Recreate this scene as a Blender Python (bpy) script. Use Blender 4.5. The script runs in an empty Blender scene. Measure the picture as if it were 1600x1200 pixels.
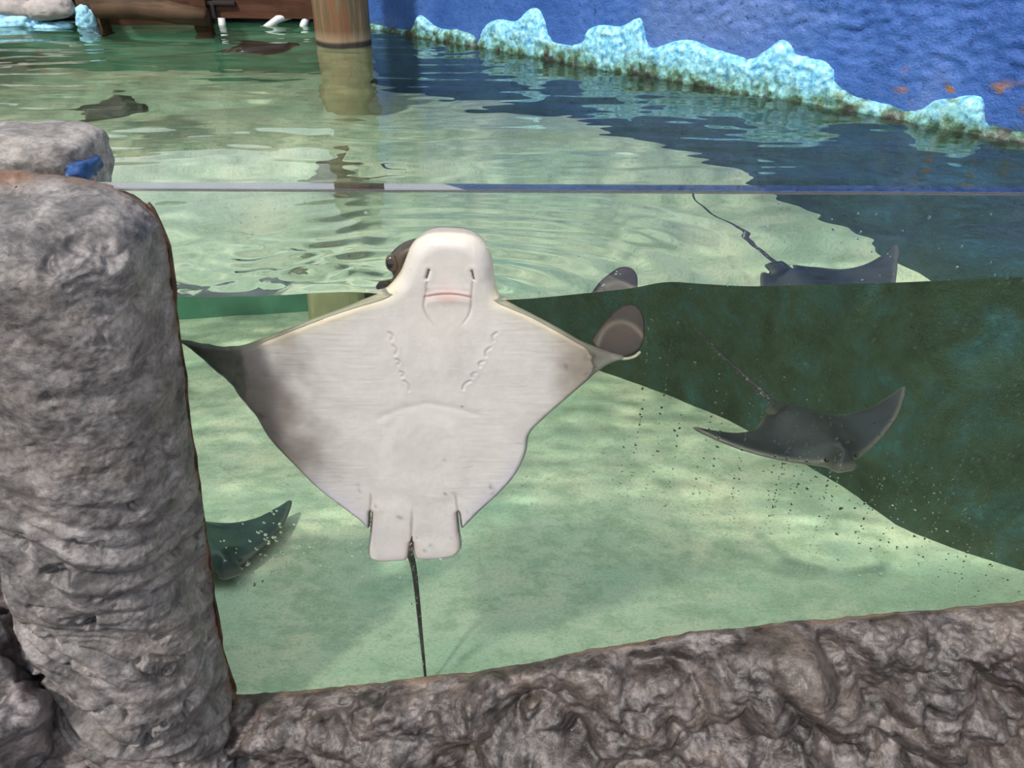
import bpy, math, random
import numpy as np
from mathutils import Vector, Matrix

# ------------------------------------------------------------------ camera, world, sun, exposure
sc = bpy.context.scene
COL = sc.collection
PITCH, ROLL = math.radians(33.0), math.radians(0.28)
cam = bpy.data.cameras.new('camera'); cam_ob = bpy.data.objects.new('camera', cam); COL.objects.link(cam_ob)
cam.sensor_width = 36.0; cam.lens = 27.0; cam.clip_start = 0.02; cam.clip_end = 60
_f = Vector((0, math.cos(PITCH), -math.sin(PITCH))); _u = Vector((0, math.sin(PITCH), math.cos(PITCH))); _r = Vector((1, 0, 0))
_rr = _r*math.cos(ROLL) + _u*math.sin(ROLL); _uu = _u*math.cos(ROLL) - _r*math.sin(ROLL)
_m = Matrix((_rr, _uu, -_f)).transposed().to_4x4(); _m.translation = (0, -1.1, 0.534)
cam_ob.matrix_world = _m
sc.camera = cam_ob

world = bpy.data.worlds.new('sky'); sc.world = world; world.use_nodes = True
bg = world.node_tree.nodes['Background']; bg.inputs[0].default_value = (0.86, 0.93, 1.0, 1); bg.inputs[1].default_value = 1.2

sun = bpy.data.lights.new('sun', 'SUN'); sun.energy = 4.2; sun.angle = math.radians(4.5); sun.color = (1.0, 0.95, 0.87)
sun_ob = bpy.data.objects.new('sun', sun); COL.objects.link(sun_ob)
sun_ob.rotation_euler = Vector((0.343, 0.50, -0.79)).to_track_quat('-Z', 'Y').to_euler()
sun.cycles.is_caustics_light = True

vs = sc.view_settings
vs.view_transform = 'Standard'; vs.look = 'None'; vs.exposure = 0.0; vs.gamma = 1.0; vs.use_curve_mapping = False
cy = sc.cycles
cy.use_denoising = True
cy.max_bounces = 10; cy.transmission_bounces = 8; cy.glossy_bounces = 3; cy.diffuse_bounces = 3; cy.transparent_max_bounces = 8
cy.sample_clamp_indirect = 6.0
cy.use_adaptive_sampling = True; cy.adaptive_threshold = 0.07; cy.adaptive_min_samples = 12

# ------------------------------------------------------------------ numpy noise
_rng = np.random.RandomState(7)
_perm = _rng.permutation(256); _perm = np.concatenate([_perm, _perm, _perm])
_grad = _rng.normal(size=(256, 3)); _grad /= np.linalg.norm(_grad, axis=1)[:, None]
def pn(p):
    p = np.asarray(p, float); i = np.floor(p).astype(int); f = p - i; i &= 255
    w = f*f*f*(f*(f*6-15)+10); out = 0
    for dx in (0, 1):
        for dy in (0, 1):
            for dz in (0, 1):
                h = _perm[_perm[_perm[(i[:, 0]+dx) & 255] + ((i[:, 1]+dy) & 255)] + ((i[:, 2]+dz) & 255)]
                g = _grad[h & 255]
                d = g[:, 0]*(f[:, 0]-dx) + g[:, 1]*(f[:, 1]-dy) + g[:, 2]*(f[:, 2]-dz)
                out = out + d*(w[:, 0] if dx else 1-w[:, 0])*(w[:, 1] if dy else 1-w[:, 1])*(w[:, 2] if dz else 1-w[:, 2])
    return out*1.5
def fbm(p, octv=4, gain=0.5, lac=2.03):
    p = np.asarray(p, float); a, s = 1.0, 0
    for k in range(octv):
        s = s + a*pn(p + 17.3*k); p = p*lac; a *= gain
    return s
def ridged(p, octv=3):
    p = np.asarray(p, float); a, s = 1.0, 0
    for k in range(octv):
        s = s + a*(1-np.abs(pn(p + 9.1*k))*2); p = p*2.1; a *= 0.5
    return s
def sstep(a, b, x):
    t = np.clip((x-a)/(b-a), 0, 1); return t*t*(3-2*t)

# ------------------------------------------------------------------ object helpers
def link(o, parent=None):
    COL.objects.link(o)
    if parent is not None: o.parent = parent
    return o
def mesh(name, verts, faces, mat, parent=None, smooth=True, col=None, receiver=True):
    me = bpy.data.meshes.new(name)
    verts = np.asarray(verts, float).tolist()
    me.from_pydata(verts, [], faces.tolist() if isinstance(faces, np.ndarray) else faces)
    if smooth: me.polygons.foreach_set('use_smooth', [True]*len(me.polygons))
    if col is not None:
        ca = me.color_attributes.new('Col', 'FLOAT_COLOR', 'POINT')
        ca.data.foreach_set('color', np.concatenate([col, np.ones((len(col), 1))], 1).astype(np.float32).ravel())
    me.materials.append(mat); me.update()
    o = link(bpy.data.objects.new(name, me), parent)
    o.cycles.is_caustics_receiver = receiver
    return o
def tag(o, label=None, cat=None, group=None, kind=None):
    for k, v in (('label', label), ('category', cat), ('group', group), ('kind', kind)):
        if v: o[k] = v
    return o
def empty(name, loc=(0, 0, 0)):
    o = bpy.data.objects.new(name, None); o.location = loc; o.empty_display_size = 0.05; return link(o)
def gridfaces(nu, nv, closed_u=False):
    """verts indexed j*nu+i"""
    i = np.arange(nu if closed_u else nu-1); j = np.arange(nv-1)
    I, J = np.meshgrid(i, j); I2 = (I+1) % nu
    return np.stack([J*nu+I, J*nu+I2, (J+1)*nu+I2, (J+1)*nu+I], -1).reshape(-1, 4)
def box(name, lo, hi, mat, parent=None, bev=0.004, rough=0.0, seed=0):
    """a bevelled box; rough displaces it a little, for sawn timber"""
    import bmesh
    bm = bmesh.new(); bmesh.ops.create_cube(bm, size=1)
    for v in bm.verts: v.co = Vector([(a+b)/2 + c*(b-a) for a, b, c in zip(lo, hi, v.co)])
    if bev: bmesh.ops.bevel(bm, geom=bm.edges[:], offset=bev, segments=2, affect='EDGES', profile=0.6)
    if rough:
        bmesh.ops.subdivide_edges(bm, edges=bm.edges[:], cuts=5, use_grid_fill=True)
        P = np.array([v.co for v in bm.verts]); d = rough*fbm(P*np.array([6, 20, 20]) + seed, 3)
        for v, q in zip(bm.verts, d): v.co += Vector((0, q, q*0.6))
    me = bpy.data.meshes.new(name); bm.to_mesh(me); bm.free(); me.materials.append(mat)
    o = link(bpy.data.objects.new(name, me), parent); o.cycles.is_caustics_receiver = True
    return o
def tube(name, pts, rad, mat, parent=None, n=14, flat=1.0):
    pts = [Vector(p) for p in pts]; V = []
    for k, p in enumerate(pts):
        t = (pts[min(k+1, len(pts)-1)] - pts[max(k-1, 0)]).normalized()
        a = t.cross(Vector((0, 1, 0.13))).normalized(); b = t.cross(a)
        r = rad[k] if hasattr(rad, '__len__') else rad
        for q in range(n):
            an = 2*math.pi*q/n; V.append(p + a*(r*math.cos(an)) + b*(r*flat*math.sin(an)))
    F = gridfaces(n, len(pts), True).tolist() + [list(range(n))[::-1], list(range((len(pts)-1)*n, len(pts)*n))]
    return mesh(name, [tuple(v) for v in V], F, mat, parent)
def ellipsoid(name, c, r, mat, parent=None, nu=40, nv=24, noise=0.0, scale=10.0, rot=None, power=1.0, receiver=True):
    th = np.linspace(0, 2*math.pi, nu, endpoint=False); ph = np.linspace(-math.pi/2, math.pi/2, nv)
    T, Ph = np.meshgrid(th, ph)
    sg = lambda a: np.sign(a)*np.abs(a)**power
    N = np.stack([sg(np.cos(Ph))*sg(np.cos(T)), sg(np.cos(Ph))*sg(np.sin(T)), sg(np.sin(Ph))], -1).reshape(-1, 3)
    P = N*np.array(r)
    if noise: P = P*(1 + (noise*fbm(P*scale + 3.7*c[0], 4))[:, None])
    if rot is not None: P = P @ np.array(rot.to_matrix()).T
    return mesh(name, P + np.array(c), gridfaces(nu, nv, True), mat, parent, receiver=receiver)

def spline(pts, n=12, closed=True):
    p = np.array(pts, float); m = len(p); out = []
    for i in range(m if closed else m-1):
        g = lambda k: p[k % m] if closed else p[min(max(k, 0), m-1)]
        a, b, c, d = g(i-1), g(i), g(i+1), g(i+2)
        t = np.linspace(0, 1, n, endpoint=False)[:, None]
        out.append(0.5*((2*b) + (c-a)*t + (2*a-5*b+4*c-d)*t**2 + (3*b-a-3*c+d)*t**3))
    if not closed: out.append(p[-1:])
    return np.concatenate(out)
def inside(poly, q):
    x, y = q[:, 0], q[:, 1]; r = np.zeros(len(q), bool); a = poly; b = np.roll(poly, -1, 0)
    for (x1, y1), (x2, y2) in zip(a, b):
        if y1 == y2: continue
        c = ((y1 > y) != (y2 > y)); r ^= c & (x < (x2-x1)*(y-y1)/(y2-y1) + x1)
    return r
def nearest(poly, q):
    a = poly; ab = np.roll(poly, -1, 0) - a; L = (ab**2).sum(1) + 1e-12
    best = np.full(len(q), 1e9); pt = np.zeros_like(q)
    for k in range(len(a)):
        t = np.clip(((q - a[k]) @ ab[k])/L[k], 0, 1); c = a[k] + t[:, None]*ab[k]
        d = ((q-c)**2).sum(1); m = d < best; best[m] = d[m]; pt[m] = c[m]
    return np.sqrt(best), pt
def plate(outline, step, n_sub=6):
    """grid that fills an outline: (points, boundary flag, distance to edge, quads)"""
    poly = spline(outline, n_sub)
    lo, hi = poly.min(0)-step, poly.max(0)+step
    nx, ny = int((hi[0]-lo[0])/step)+2, int((hi[1]-lo[1])/step)+2
    X, Y = np.meshgrid(lo[0]+step*np.arange(nx), lo[1]+step*np.arange(ny))
    q = np.stack([X.ravel(), Y.ravel()], 1)
    F = gridfaces(nx, ny); ctr = q[F].mean(1); F = F[inside(poly, ctr)]
    used = np.unique(F); remap = -np.ones(len(q), int); remap[used] = np.arange(len(used)); F = remap[F]; q = q[used]
    cnt = np.bincount(F.ravel(), minlength=len(q)); bnd = cnt < 4
    d, pt = nearest(poly, q); q[bnd] = pt[bnd]; d[bnd] = 0
    return q, bnd, d, F
def two_sided(q, bnd, F, front, back):
    """front / back: (N,3) positions; edge vertices are shared"""
    n = len(q); idx = np.arange(n); add = np.where(~bnd)[0]
    idx[add] = n + np.arange(len(add))
    V = np.concatenate([front, back[add]]); Fb = idx[F][:, ::-1]
    return V, np.concatenate([F, Fb]), add

# ------------------------------------------------------------------ materials
def new_mat(name):
    m = bpy.data.materials.new(name); m.use_nodes = True; nt = m.node_tree
    return m, nt, nt.nodes['Principled BSDF']
def N(nt, t, **kw):
    n = nt.nodes.new(t)
    for k, v in kw.items():
        if k in n.inputs.keys() if isinstance(k, str) else False: n.inputs[k].default_value = v
        else: setattr(n, k, v)
    return n
def coords(nt, scale=(1, 1, 1), rot=(0, 0, 0)):
    g = nt.nodes.new('ShaderNodeNewGeometry'); mp = nt.nodes.new('ShaderNodeMapping')
    mp.inputs['Scale'].default_value = scale; mp.inputs['Rotation'].default_value = rot
    nt.links.new(g.outputs['Position'], mp.inputs['Vector']); return mp.outputs[0]
def noise_n(nt, vec, scale, detail=5, rough=0.55, dist=0.0):
    n = nt.nodes.new('ShaderNodeTexNoise'); n.inputs['Scale'].default_value = scale; n.inputs['Detail'].default_value = detail
    n.inputs['Roughness'].default_value = rough; n.inputs['Distortion'].default_value = dist
    nt.links.new(vec, n.inputs['Vector']); return n.outputs['Fac']
def ramp(nt, fac, stops):
    r = nt.nodes.new('ShaderNodeValToRGB'); e = r.color_ramp.elements
    while len(e) < len(stops): e.new(0.5)
    for k, (p, c) in enumerate(stops): e[k].position = p; e[k].color = (*c, 1) if len(c) == 3 else c
    nt.links.new(fac, r.inputs[0]); return r.outputs[0]
def mixc(nt, fac, a, b, mode='MIX'):
    n = nt.nodes.new('ShaderNodeMix'); n.data_type = 'RGBA'; n.blend_type = mode
    for s, v in ((0, fac), (6, a), (7, b)):
        if hasattr(v, 'links') or hasattr(v, 'is_linked'): nt.links.new(v, n.inputs[s])
        else: n.inputs[s].default_value = v if s == 0 else (*v, 1)
    return n.outputs[2]
def maprange(nt, v, a, b, c=0.0, d=1.0):
    n = nt.nodes.new('ShaderNodeMapRange'); n.inputs[1].default_value = a; n.inputs[2].default_value = b
    n.inputs[3].default_value = c; n.inputs[4].default_value = d; nt.links.new(v, n.inputs[0]); return n.outputs[0]
def math_n(nt, op, a, b=None):
    n = nt.nodes.new('ShaderNodeMath'); n.operation = op
    for s, v in ((0, a), (1, b)):
        if v is None: continue
        if hasattr(v, 'is_linked'): nt.links.new(v, n.inputs[s])
        else: n.inputs[s].default_value = v
    return n.outputs[0]
def bump(nt, h, strength, dist, bsdf):
    b = nt.nodes.new('ShaderNodeBump'); b.inputs['Strength'].default_value = strength; b.inputs['Distance'].default_value = dist
    nt.links.new(h, b.inputs['Height']); nt.links.new(b.outputs[0], bsdf.inputs['Normal'])
def plain(name, c, rough=0.6, noise=0.15, scale=12.0, spec=0.4, bmp=0.0, metal=0.0):
    m, nt, b = new_mat(name); v = coords(nt); f = noise_n(nt, v, scale)
    dk = tuple(x*(1-noise) for x in c); lt = tuple(min(1, x*(1+noise)) for x in c)
    nt.links.new(ramp(nt, f, [(0.3, dk), (0.7, lt)]), b.inputs['Base Color'])
    b.inputs['Roughness'].default_value = rough; b.inputs['Specular IOR Level'].default_value = spec; b.inputs['Metallic'].default_value = metal
    if bmp: bump(nt, f, bmp, 0.01, b)
    return m

def rock_material(name, dark, mid, light, warm, wet, lip=None, bmp=0.45):
    m, nt, b = new_mat(name); v = coords(nt)
    big = noise_n(nt, v, 7, 4, 0.6, 0.6); med = noise_n(nt, coords(nt, (1, 1, 1.6), (0.3, 0.5, 0)), 24, 6, 0.68, 0.4); fine = noise_n(nt, v, 130, 4, 0.7)
    c = ramp(nt, med, [(0.30, dark), (0.46, mid), (0.63, light)])
    c = mixc(nt, ramp(nt, big, [(0.45, (0, 0, 0)), (0.62, (0.75, 0.75, 0.75))]), c, mixc(nt, fine, warm, light))
    c = mixc(nt, 1.0, c, ramp(nt, noise_n(nt, coords(nt, (1, 1, 1.3)), 9, 5, 0.65, 0.8), [(0.34, (0.42, 0.40, 0.40)), (0.5, (0.95, 0.93, 0.92)), (0.66, (1.45, 1.42, 1.40))]), 'MULTIPLY')
    sp = ramp(nt, fine, [(0.32, (0.45, 0.45, 0.45)), (0.55, (1, 1, 1))])
    c = mixc(nt, 0.75, c, sp, 'MULTIPLY')
    if lip is not None:       # rusty brown growth beside the pane
        g = nt.nodes.new('ShaderNodeNewGeometry'); s = nt.nodes.new('ShaderNodeSeparateXYZ'); nt.links.new(g.outputs['Position'], s.inputs[0])
        yy = math_n(nt, 'ADD', s.outputs[1], math_n(nt, 'MULTIPLY', math_n(nt, 'SUBTRACT', big, 0.5), 0.09))
        k = math_n(nt, 'MULTIPLY', maprange(nt, yy, lip[0], lip[1]), maprange(nt, s.outputs[1], 0.012, -0.012))
        c = mixc(nt, math_n(nt, 'MULTIPLY', k, lip[3]), c, mixc(nt, ramp(nt, med, [(0.45, (0, 0, 0)), (0.6, (1, 1, 1))]), lip[2], tuple(x*0.3 for x in lip[2])))
    nt.links.new(c, b.inputs['Base Color'])
    nt.links.new(ramp(nt, med, [(0.3, (wet, wet, wet)), (0.7, (wet+0.25, wet+0.25, wet+0.25))]), b.inputs['Roughness'])
    b.inputs['Specular IOR Level'].default_value = 0.55
    h = math_n(nt, 'ADD', math_n(nt, 'MULTIPLY', fine, 0.35), med)
    bump(nt, h, bmp, 0.005, b)
    return m
M = {}
M['pillar'] = rock_material('pillar_rock', (0.038, 0.033, 0.035), (0.112, 0.100, 0.102), (0.235, 0.215, 0.212), (0.14, 0.11, 0.085), 0.42, (-0.062, -0.036, (0.13, 0.05, 0.015), 0.8))
M['ledge'] = rock_material('ledge_rock', (0.016, 0.013, 0.013), (0.052, 0.043, 0.043), (0.15, 0.13, 0.128), (0.10, 0.066, 0.042), 0.24, (-0.055, -0.028, (0.24, 0.155, 0.10), 0.75), 0.95)
M['slab'] = rock_material('slab_rock', (0.07, 0.06, 0.06), (0.17, 0.155, 0.152), (0.30, 0.28, 0.27), (0.22, 0.18, 0.14), 0.45)
M['boulder'] = rock_material('boulder_rock', (0.035, 0.028, 0.03), (0.11, 0.095, 0.10), (0.26, 0.23, 0.235), (0.20, 0.14, 0.12), 0.4)

# glass and water: refracting dielectrics
def dielectric(name, ior, color):
    m = bpy.data.materials.new(name); m.use_nodes = True; nt = m.node_tree; nt.nodes.clear()
    o = nt.nodes.new('ShaderNodeOutputMaterial'); g = nt.nodes.new('ShaderNodeBsdfGlass')
    g.inputs['Roughness'].default_value = 0; g.inputs['IOR'].default_value = ior; g.inputs['Color'].default_value = (*color, 1)
    nt.links.new(g.outputs[0], o.inputs[0]); return m
M['water'] = dielectric('pool_water', 1.333, (0.955, 0.99, 0.97))
def clear_sheet(name, r0, tint):
    m = bpy.data.materials.new(name); m.use_nodes = True; nt = m.node_tree; nt.nodes.clear()
    o = nt.nodes.new('ShaderNodeOutputMaterial'); t = nt.nodes.new('ShaderNodeBsdfTransparent'); g = nt.nodes.new('ShaderNodeBsdfGlossy'); mx = nt.nodes.new('ShaderNodeMixShader')
    t.inputs[0].default_value = (*tint, 1); g.inputs['Roughness'].default_value = 0.0
    lw = nt.nodes.new('ShaderNodeLayerWeight'); lw.inputs[0].default_value = 0.5
    f = math_n(nt, 'ADD', math_n(nt, 'MULTIPLY', math_n(nt, 'POWER', lw.outputs['Facing'], 5.0), 1-r0), r0)
    nt.links.new(f, mx.inputs[0]); nt.links.new(t.outputs[0], mx.inputs[1]); nt.links.new(g.outputs[0], mx.inputs[2]); nt.links.new(mx.outputs[0], o.inputs[0]); return m
M['pane'] = clear_sheet('acrylic', 0.03, (0.99, 1.0, 0.99))
M['edge'] = clear_sheet('polished_edge', 0.30, (0.62, 0.60, 0.62)); M['bevel'] = clear_sheet('highlight_strip', 0.6, (0.9, 0.9, 0.9))
M['drop'] = dielectric('droplet_water', 1.333, (0.98, 0.99, 0.98))

def vcol_mat(name, rough, spec, bscale, bstr, sss=0.0, coat=0.0):
    m, nt, b = new_mat(name); a = nt.nodes.new('ShaderNodeVertexColor'); a.layer_name = 'Col'
    v = coords(nt); f = noise_n(nt, v, bscale, 5, 0.6); f2 = noise_n(nt, v, 14, 5, 0.6)
    c = mixc(nt, 1.0, a.outputs[0], ramp(nt, f2, [(0.3, (0.9, 0.89, 0.89)), (0.65, (1, 1, 1))]), 'MULTIPLY')
    nt.links.new(c, b.inputs['Base Color']); b.inputs['Roughness'].default_value = rough; b.inputs['Specular IOR Level'].default_value = spec
    b.inputs['Coat Weight'].default_value = coat; b.inputs['Coat Roughness'].default_value = 0.15
    bump(nt, f, bstr, 0.002, b); return m
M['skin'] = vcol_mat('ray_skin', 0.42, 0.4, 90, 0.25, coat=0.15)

# pool floor: pale painted concrete with algae mottling
m, nt, b = new_mat('pool_floor'); v = coords(nt)
f1 = noise_n(nt, v, 2.6, 4, 0.62); f2 = noise_n(nt, v, 11, 6, 0.72); f3 = noise_n(nt, v, 130, 3, 0.65)
c = ramp(nt, f1, [(0.3, (0.46, 0.66, 0.46)), (0.5, (0.64, 0.74, 0.52)), (0.72, (0.80, 0.80, 0.55))])
c = mixc(nt, ramp(nt, f2, [(0.40, (0.8, 0.8, 0.8)), (0.54, (0, 0, 0))]), c, (0.44, 0.57, 0.37))
c = mixc(nt, 0.6, c, ramp(nt, f3, [(0.32, (0.62, 0.62, 0.6)), (0.52, (1, 1, 1))]), 'MULTIPLY')
nt.links.new(c, b.inputs['Base Color']); b.inputs['Roughness'].default_value = 0.85; b.inputs['Specular IOR Level'].default_value = 0.1
bump(nt, f3, 0.3, 0.004, b); M['floor'] = m
M['backwall'] = plain('teal_pool_wall', (0.17, 0.41, 0.28), 0.8, 0.2, 5, 0.1)

# blue painted stucco with algae under the water line and rust patches
m, nt, b = new_mat('blue_stucco'); v = coords(nt)
g = nt.nodes.new('ShaderNodeNewGeometry'); s = nt.nodes.new('ShaderNodeSeparateXYZ'); nt.links.new(g.outputs['Position'], s.inputs[0])
f1 = noise_n(nt, v, 2.0, 5, 0.6, 0.5); f2 = noise_n(nt, v, 55, 4, 0.6); f3 = noise_n(nt, v, 7, 6, 0.7, 0.4)
c = ramp(nt, f1, [(0.32, (0.022, 0.075, 0.28)), (0.5, (0.042, 0.115, 0.36)), (0.68, (0.10, 0.17, 0.40))])
c = mixc(nt, ramp(nt, f2, [(0.30, (0.8, 0.8, 0.8)), (0.42, (0, 0, 0))]), c, (0.018, 0.04, 0.17))
zz = math_n(nt, 'ADD', s.outputs[2], math_n(nt, 'MULTIPLY', math_n(nt, 'SUBTRACT', f3, 0.5), 0.12))
und = ramp(nt, f3, [(0.30, (0.022, 0.045, 0.022)), (0.48, (0.05, 0.085, 0.045)), (0.62, (0.05, 0.115, 0.10)), (0.75, (0.08, 0.20, 0.24))])
c = mixc(nt, maprange(nt, zz, 0.03, -0.01), c, und)
rx = maprange(nt, s.outputs[0], 0.98, 1.10); rx2 = maprange(nt, s.outputs[0], 1.34, 1.24); rz = maprange(nt, s.outputs[2], 0.03, 0.06); rz2 = maprange(nt, s.outputs[2], 0.14, 0.11)
k = math_n(nt, 'MULTIPLY', math_n(nt, 'MULTIPLY', rx, rx2), math_n(nt, 'MULTIPLY', rz, rz2))
f4 = noise_n(nt, coords(nt, (1, 1, 2)), 17, 4, 0.6)
c = mixc(nt, math_n(nt, 'MULTIPLY', k, ramp(nt, f4, [(0.57, (0, 0, 0)), (0.62, (1, 1, 1))])), c, (0.22, 0.11, 0.055))
nt.links.new(c, b.inputs['Base Color']); b.inputs['Roughness'].default_value = 0.55; b.inputs['Specular IOR Level'].default_value = 0.35
bump(nt, math_n(nt, 'ADD', f2, noise_n(nt, v, 150, 3, 0.6)), 0.5, 0.008, b); M['stucco'] = m

# foam painted in relief
m, nt, b = new_mat('painted_foam'); v = coords(nt)
g = nt.nodes.new('ShaderNodeNewGeometry'); s = nt.nodes.new('ShaderNodeSeparateXYZ'); nt.links.new(g.outputs['Position'], s.inputs[0])
f1 = noise_n(nt, v, 60, 4, 0.6); f2 = noise_n(nt, coords(nt, (1, 1, 0.6)), 13, 5, 0.65); f3 = noise_n(nt, v, 30, 4, 0.6)
c = ramp(nt, f1, [(0.32, (0.06, 0.26, 0.58)), (0.48, (0.19, 0.50, 0.68)), (0.64, (0.40, 0.70, 0.78))])
zz = math_n(nt, 'ADD', s.outputs[2], math_n(nt, 'MULTIPLY', math_n(nt, 'SUBTRACT', f2, 0.5), 0.22))
alg = ramp(nt, f3, [(0.36, (0.03, 0.075, 0.045)), (0.5, (0.10, 0.20, 0.11)), (0.62, (0.20, 0.45, 0.46))])
c = mixc(nt, maprange(nt, zz, 0.075, 0.015), c, alg)
c = mixc(nt, maprange(nt, zz, 0.02, -0.015), c, (0.035, 0.035, 0.03))
nt.links.new(c, b.inputs['Base Color']); b.inputs['Roughness'].default_value = 0.45
bump(nt, f1, 0.6, 0.008, b); M['foam'] = m

def wood(name, dark, light, axis, rough=0.75, spec=0.2):
    m, nt, b = new_mat(name); sc_ = [28, 28, 28]; sc_[axis] = 1.6
    f = noise_n(nt, coords(nt, tuple(sc_)), 1.0, 7, 0.65, 0.6); f2 = noise_n(nt, coords(nt), 6, 4, 0.6)
    c = ramp(nt, f, [(0.3, dark), (0.68, light)]); c = mixc(nt, 0.55, c, ramp(nt, f2, [(0.35, (0.45, 0.42, 0.4)), (0.62, (1, 1, 1))]), 'MULTIPLY')
    nt.links.new(c, b.inputs['Base Color']); b.inputs['Roughness'].default_value = rough; b.inputs['Specular IOR Level'].default_value = spec
    bump(nt, f, 0.5, 0.006, b); return m
M['dock'] = wood('dark_dock_wood', (0.035, 0.014, 0.008), (0.13, 0.055, 0.032), 0)
M['log'] = wood('weathered_log', (0.025, 0.014, 0.009), (0.13, 0.08, 0.048), 0)

# piling: brown weathered wood, dark and wet where the water reaches
m, nt, b = new_mat('piling_wood')
g = nt.nodes.new('ShaderNodeNewGeometry'); s = nt.nodes.new('ShaderNodeSeparateXYZ'); nt.links.new(g.outputs['Position'], s.inputs[0])
f = noise_n(nt, coords(nt, (45, 45, 2)), 1.0, 7, 0.65, 0.5); f2 = noise_n(nt, coords(nt, (14, 14, 3)), 1.0, 4, 0.6)
c = ramp(nt, f, [(0.28, (0.055, 0.036, 0.018)), (0.5, (0.125, 0.088, 0.045)), (0.72, (0.22, 0.165, 0.09))])
c = mixc(nt, ramp(nt, f2, [(0.5, (0, 0, 0)), (0.62, (0.8, 0.8, 0.8))]), c, (0.17, 0.06, 0.022))
c = mixc(nt, math_n(nt, 'MULTIPLY', maprange(nt, s.outputs[2], 0.06, 0.025), 0.55), c, (0.34, 0.26, 0.17))
c = mixc(nt, maprange(nt, s.outputs[2], 0.022, 0.012), c, (0.028, 0.02, 0.015))
c = mixc(nt, maprange(nt, s.outputs[2], -0.01, -0.04), c, (0.46, 0.44, 0.25))
nt.links.new(c, b.inputs['Base Color']); b.inputs['Roughness'].default_value = 0.6; bump(nt, f, 0.6, 0.008, b); M['piling'] = m

M['canvas'] = plain('grey_canvas', (0.36, 0.32, 0.31), 0.85, 0.25, 25, 0.15, 0.4)
M['bluefoam'] = plain('light_blue_paint', (0.32, 0.62, 0.95), 0.6, 0.35, 40, 0.3, 0.6)
M['red'] = plain('red_paint', (0.55, 0.02, 0.012), 0.5, 0.1, 6)
M['iron'] = plain('black_iron_and_shade', (0.012, 0.012, 0.014), 0.5, 0.2, 30)
M['pipe'] = plain('white_pipe', (0.62, 0.64, 0.66), 0.4, 0.2, 20)
M['bluepaint'] = plain('blue_paint_chip', (0.018, 0.06, 0.19), 0.4, 0.5, 60)
M['paving'] = plain('grey_paving', (0.055, 0.052, 0.05), 0.85, 0.2, 8)
M['eye'] = plain('eye_black', (0.008, 0.007, 0.006), 0.08, 0.3, 60, 0.8)
M['iris'] = plain('iris_brown', (0.07, 0.04, 0.025), 0.15, 0.4, 200, 0.6)
M['dark'] = plain('nostril_dark', (0.03, 0.012, 0.012), 0.5, 0.2, 60)
M['sealant'] = plain('rusty_sealant', (0.06, 0.028, 0.012), 0.5, 0.7, 40, 0.4, 0.5)

# ------------------------------------------------------------------ the setting
FLOOR_Z = -1.05
gx, gy = np.linspace(-2.7, 2.6, 160), np.linspace(-0.01, 3.0, 100)
X, Y = np.meshgrid(gx, gy); P = np.stack([X.ravel(), Y.ravel(), np.zeros(X.size)], 1)
P[:, 2] = FLOOR_Z + 0.012*fbm(P*1.7, 3)
tag(mesh('floor', P, gridfaces(160, 100), M['floor']), 'pale green mottled bottom of the pool', kind='structure')
tag(box('wall_back', (-2.7, 2.74, -1.2), (-0.2, 2.9, 0.0), M['backwall'], bev=0.01), 'teal green back wall of the pool under water', kind='structure')
tag(box('wall_left', (-2.75, -0.0, -1.2), (-2.62, 2.8, 0.25), M['backwall'], bev=0.01), 'teal green end wall of the pool', kind='structure')
tag(box('wall_front', (-2.7, -0.12, -1.3), (-0.72, -0.001, 0.12), M['boulder'], bev=0.03, rough=0.02), 'dark concrete front wall beside the rock pillar', kind='structure')
tag(box('ground', (-4, -5, -1.42), (4, -0.05, -1.3), M['paving'], bev=0.01), 'grey paving in front of the tank', kind='structure')

WA = np.array([-0.62, 2.62]); WB = np.array([1.29, 0.86]); WD = (WB-WA)/np.linalg.norm(WB-WA); WN = np.array([WD[1], -WD[0]])   # WN faces the pool
def on_wall(s, z, h):
    off = h - 0.27*np.sin(np.pi*np.clip((s-0.15)/2.25, 0, 1))*np.clip(-z/1.05, 0, 1)
    return np.stack([WA[0]+WD[0]*s+WN[0]*off, WA[1]+WD[1]*s+WN[1]*off, z], -1)
ns, nz = 380, 230
S, Z = np.meshgrid(np.linspace(-0.2, 3.5, ns), np.linspace(-1.15, 0.95, nz)); S, Z = S.ravel(), Z.ravel()
sp = np.stack([S, Z, np.zeros_like(S)], 1)
hh = 0.012*fbm(sp*3, 3) + (0.0025+0.008*sstep(0.8, 2.0, S)*sstep(0.05, 0.16, Z))*fbm(sp*np.array([34, 48, 1]), 2)
wr = tag(mesh('wall_right', on_wall(S, Z, hh), gridfaces(ns, nz), M['stucco']), 'rough blue painted stucco wall rising from the water', kind='structure')
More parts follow.
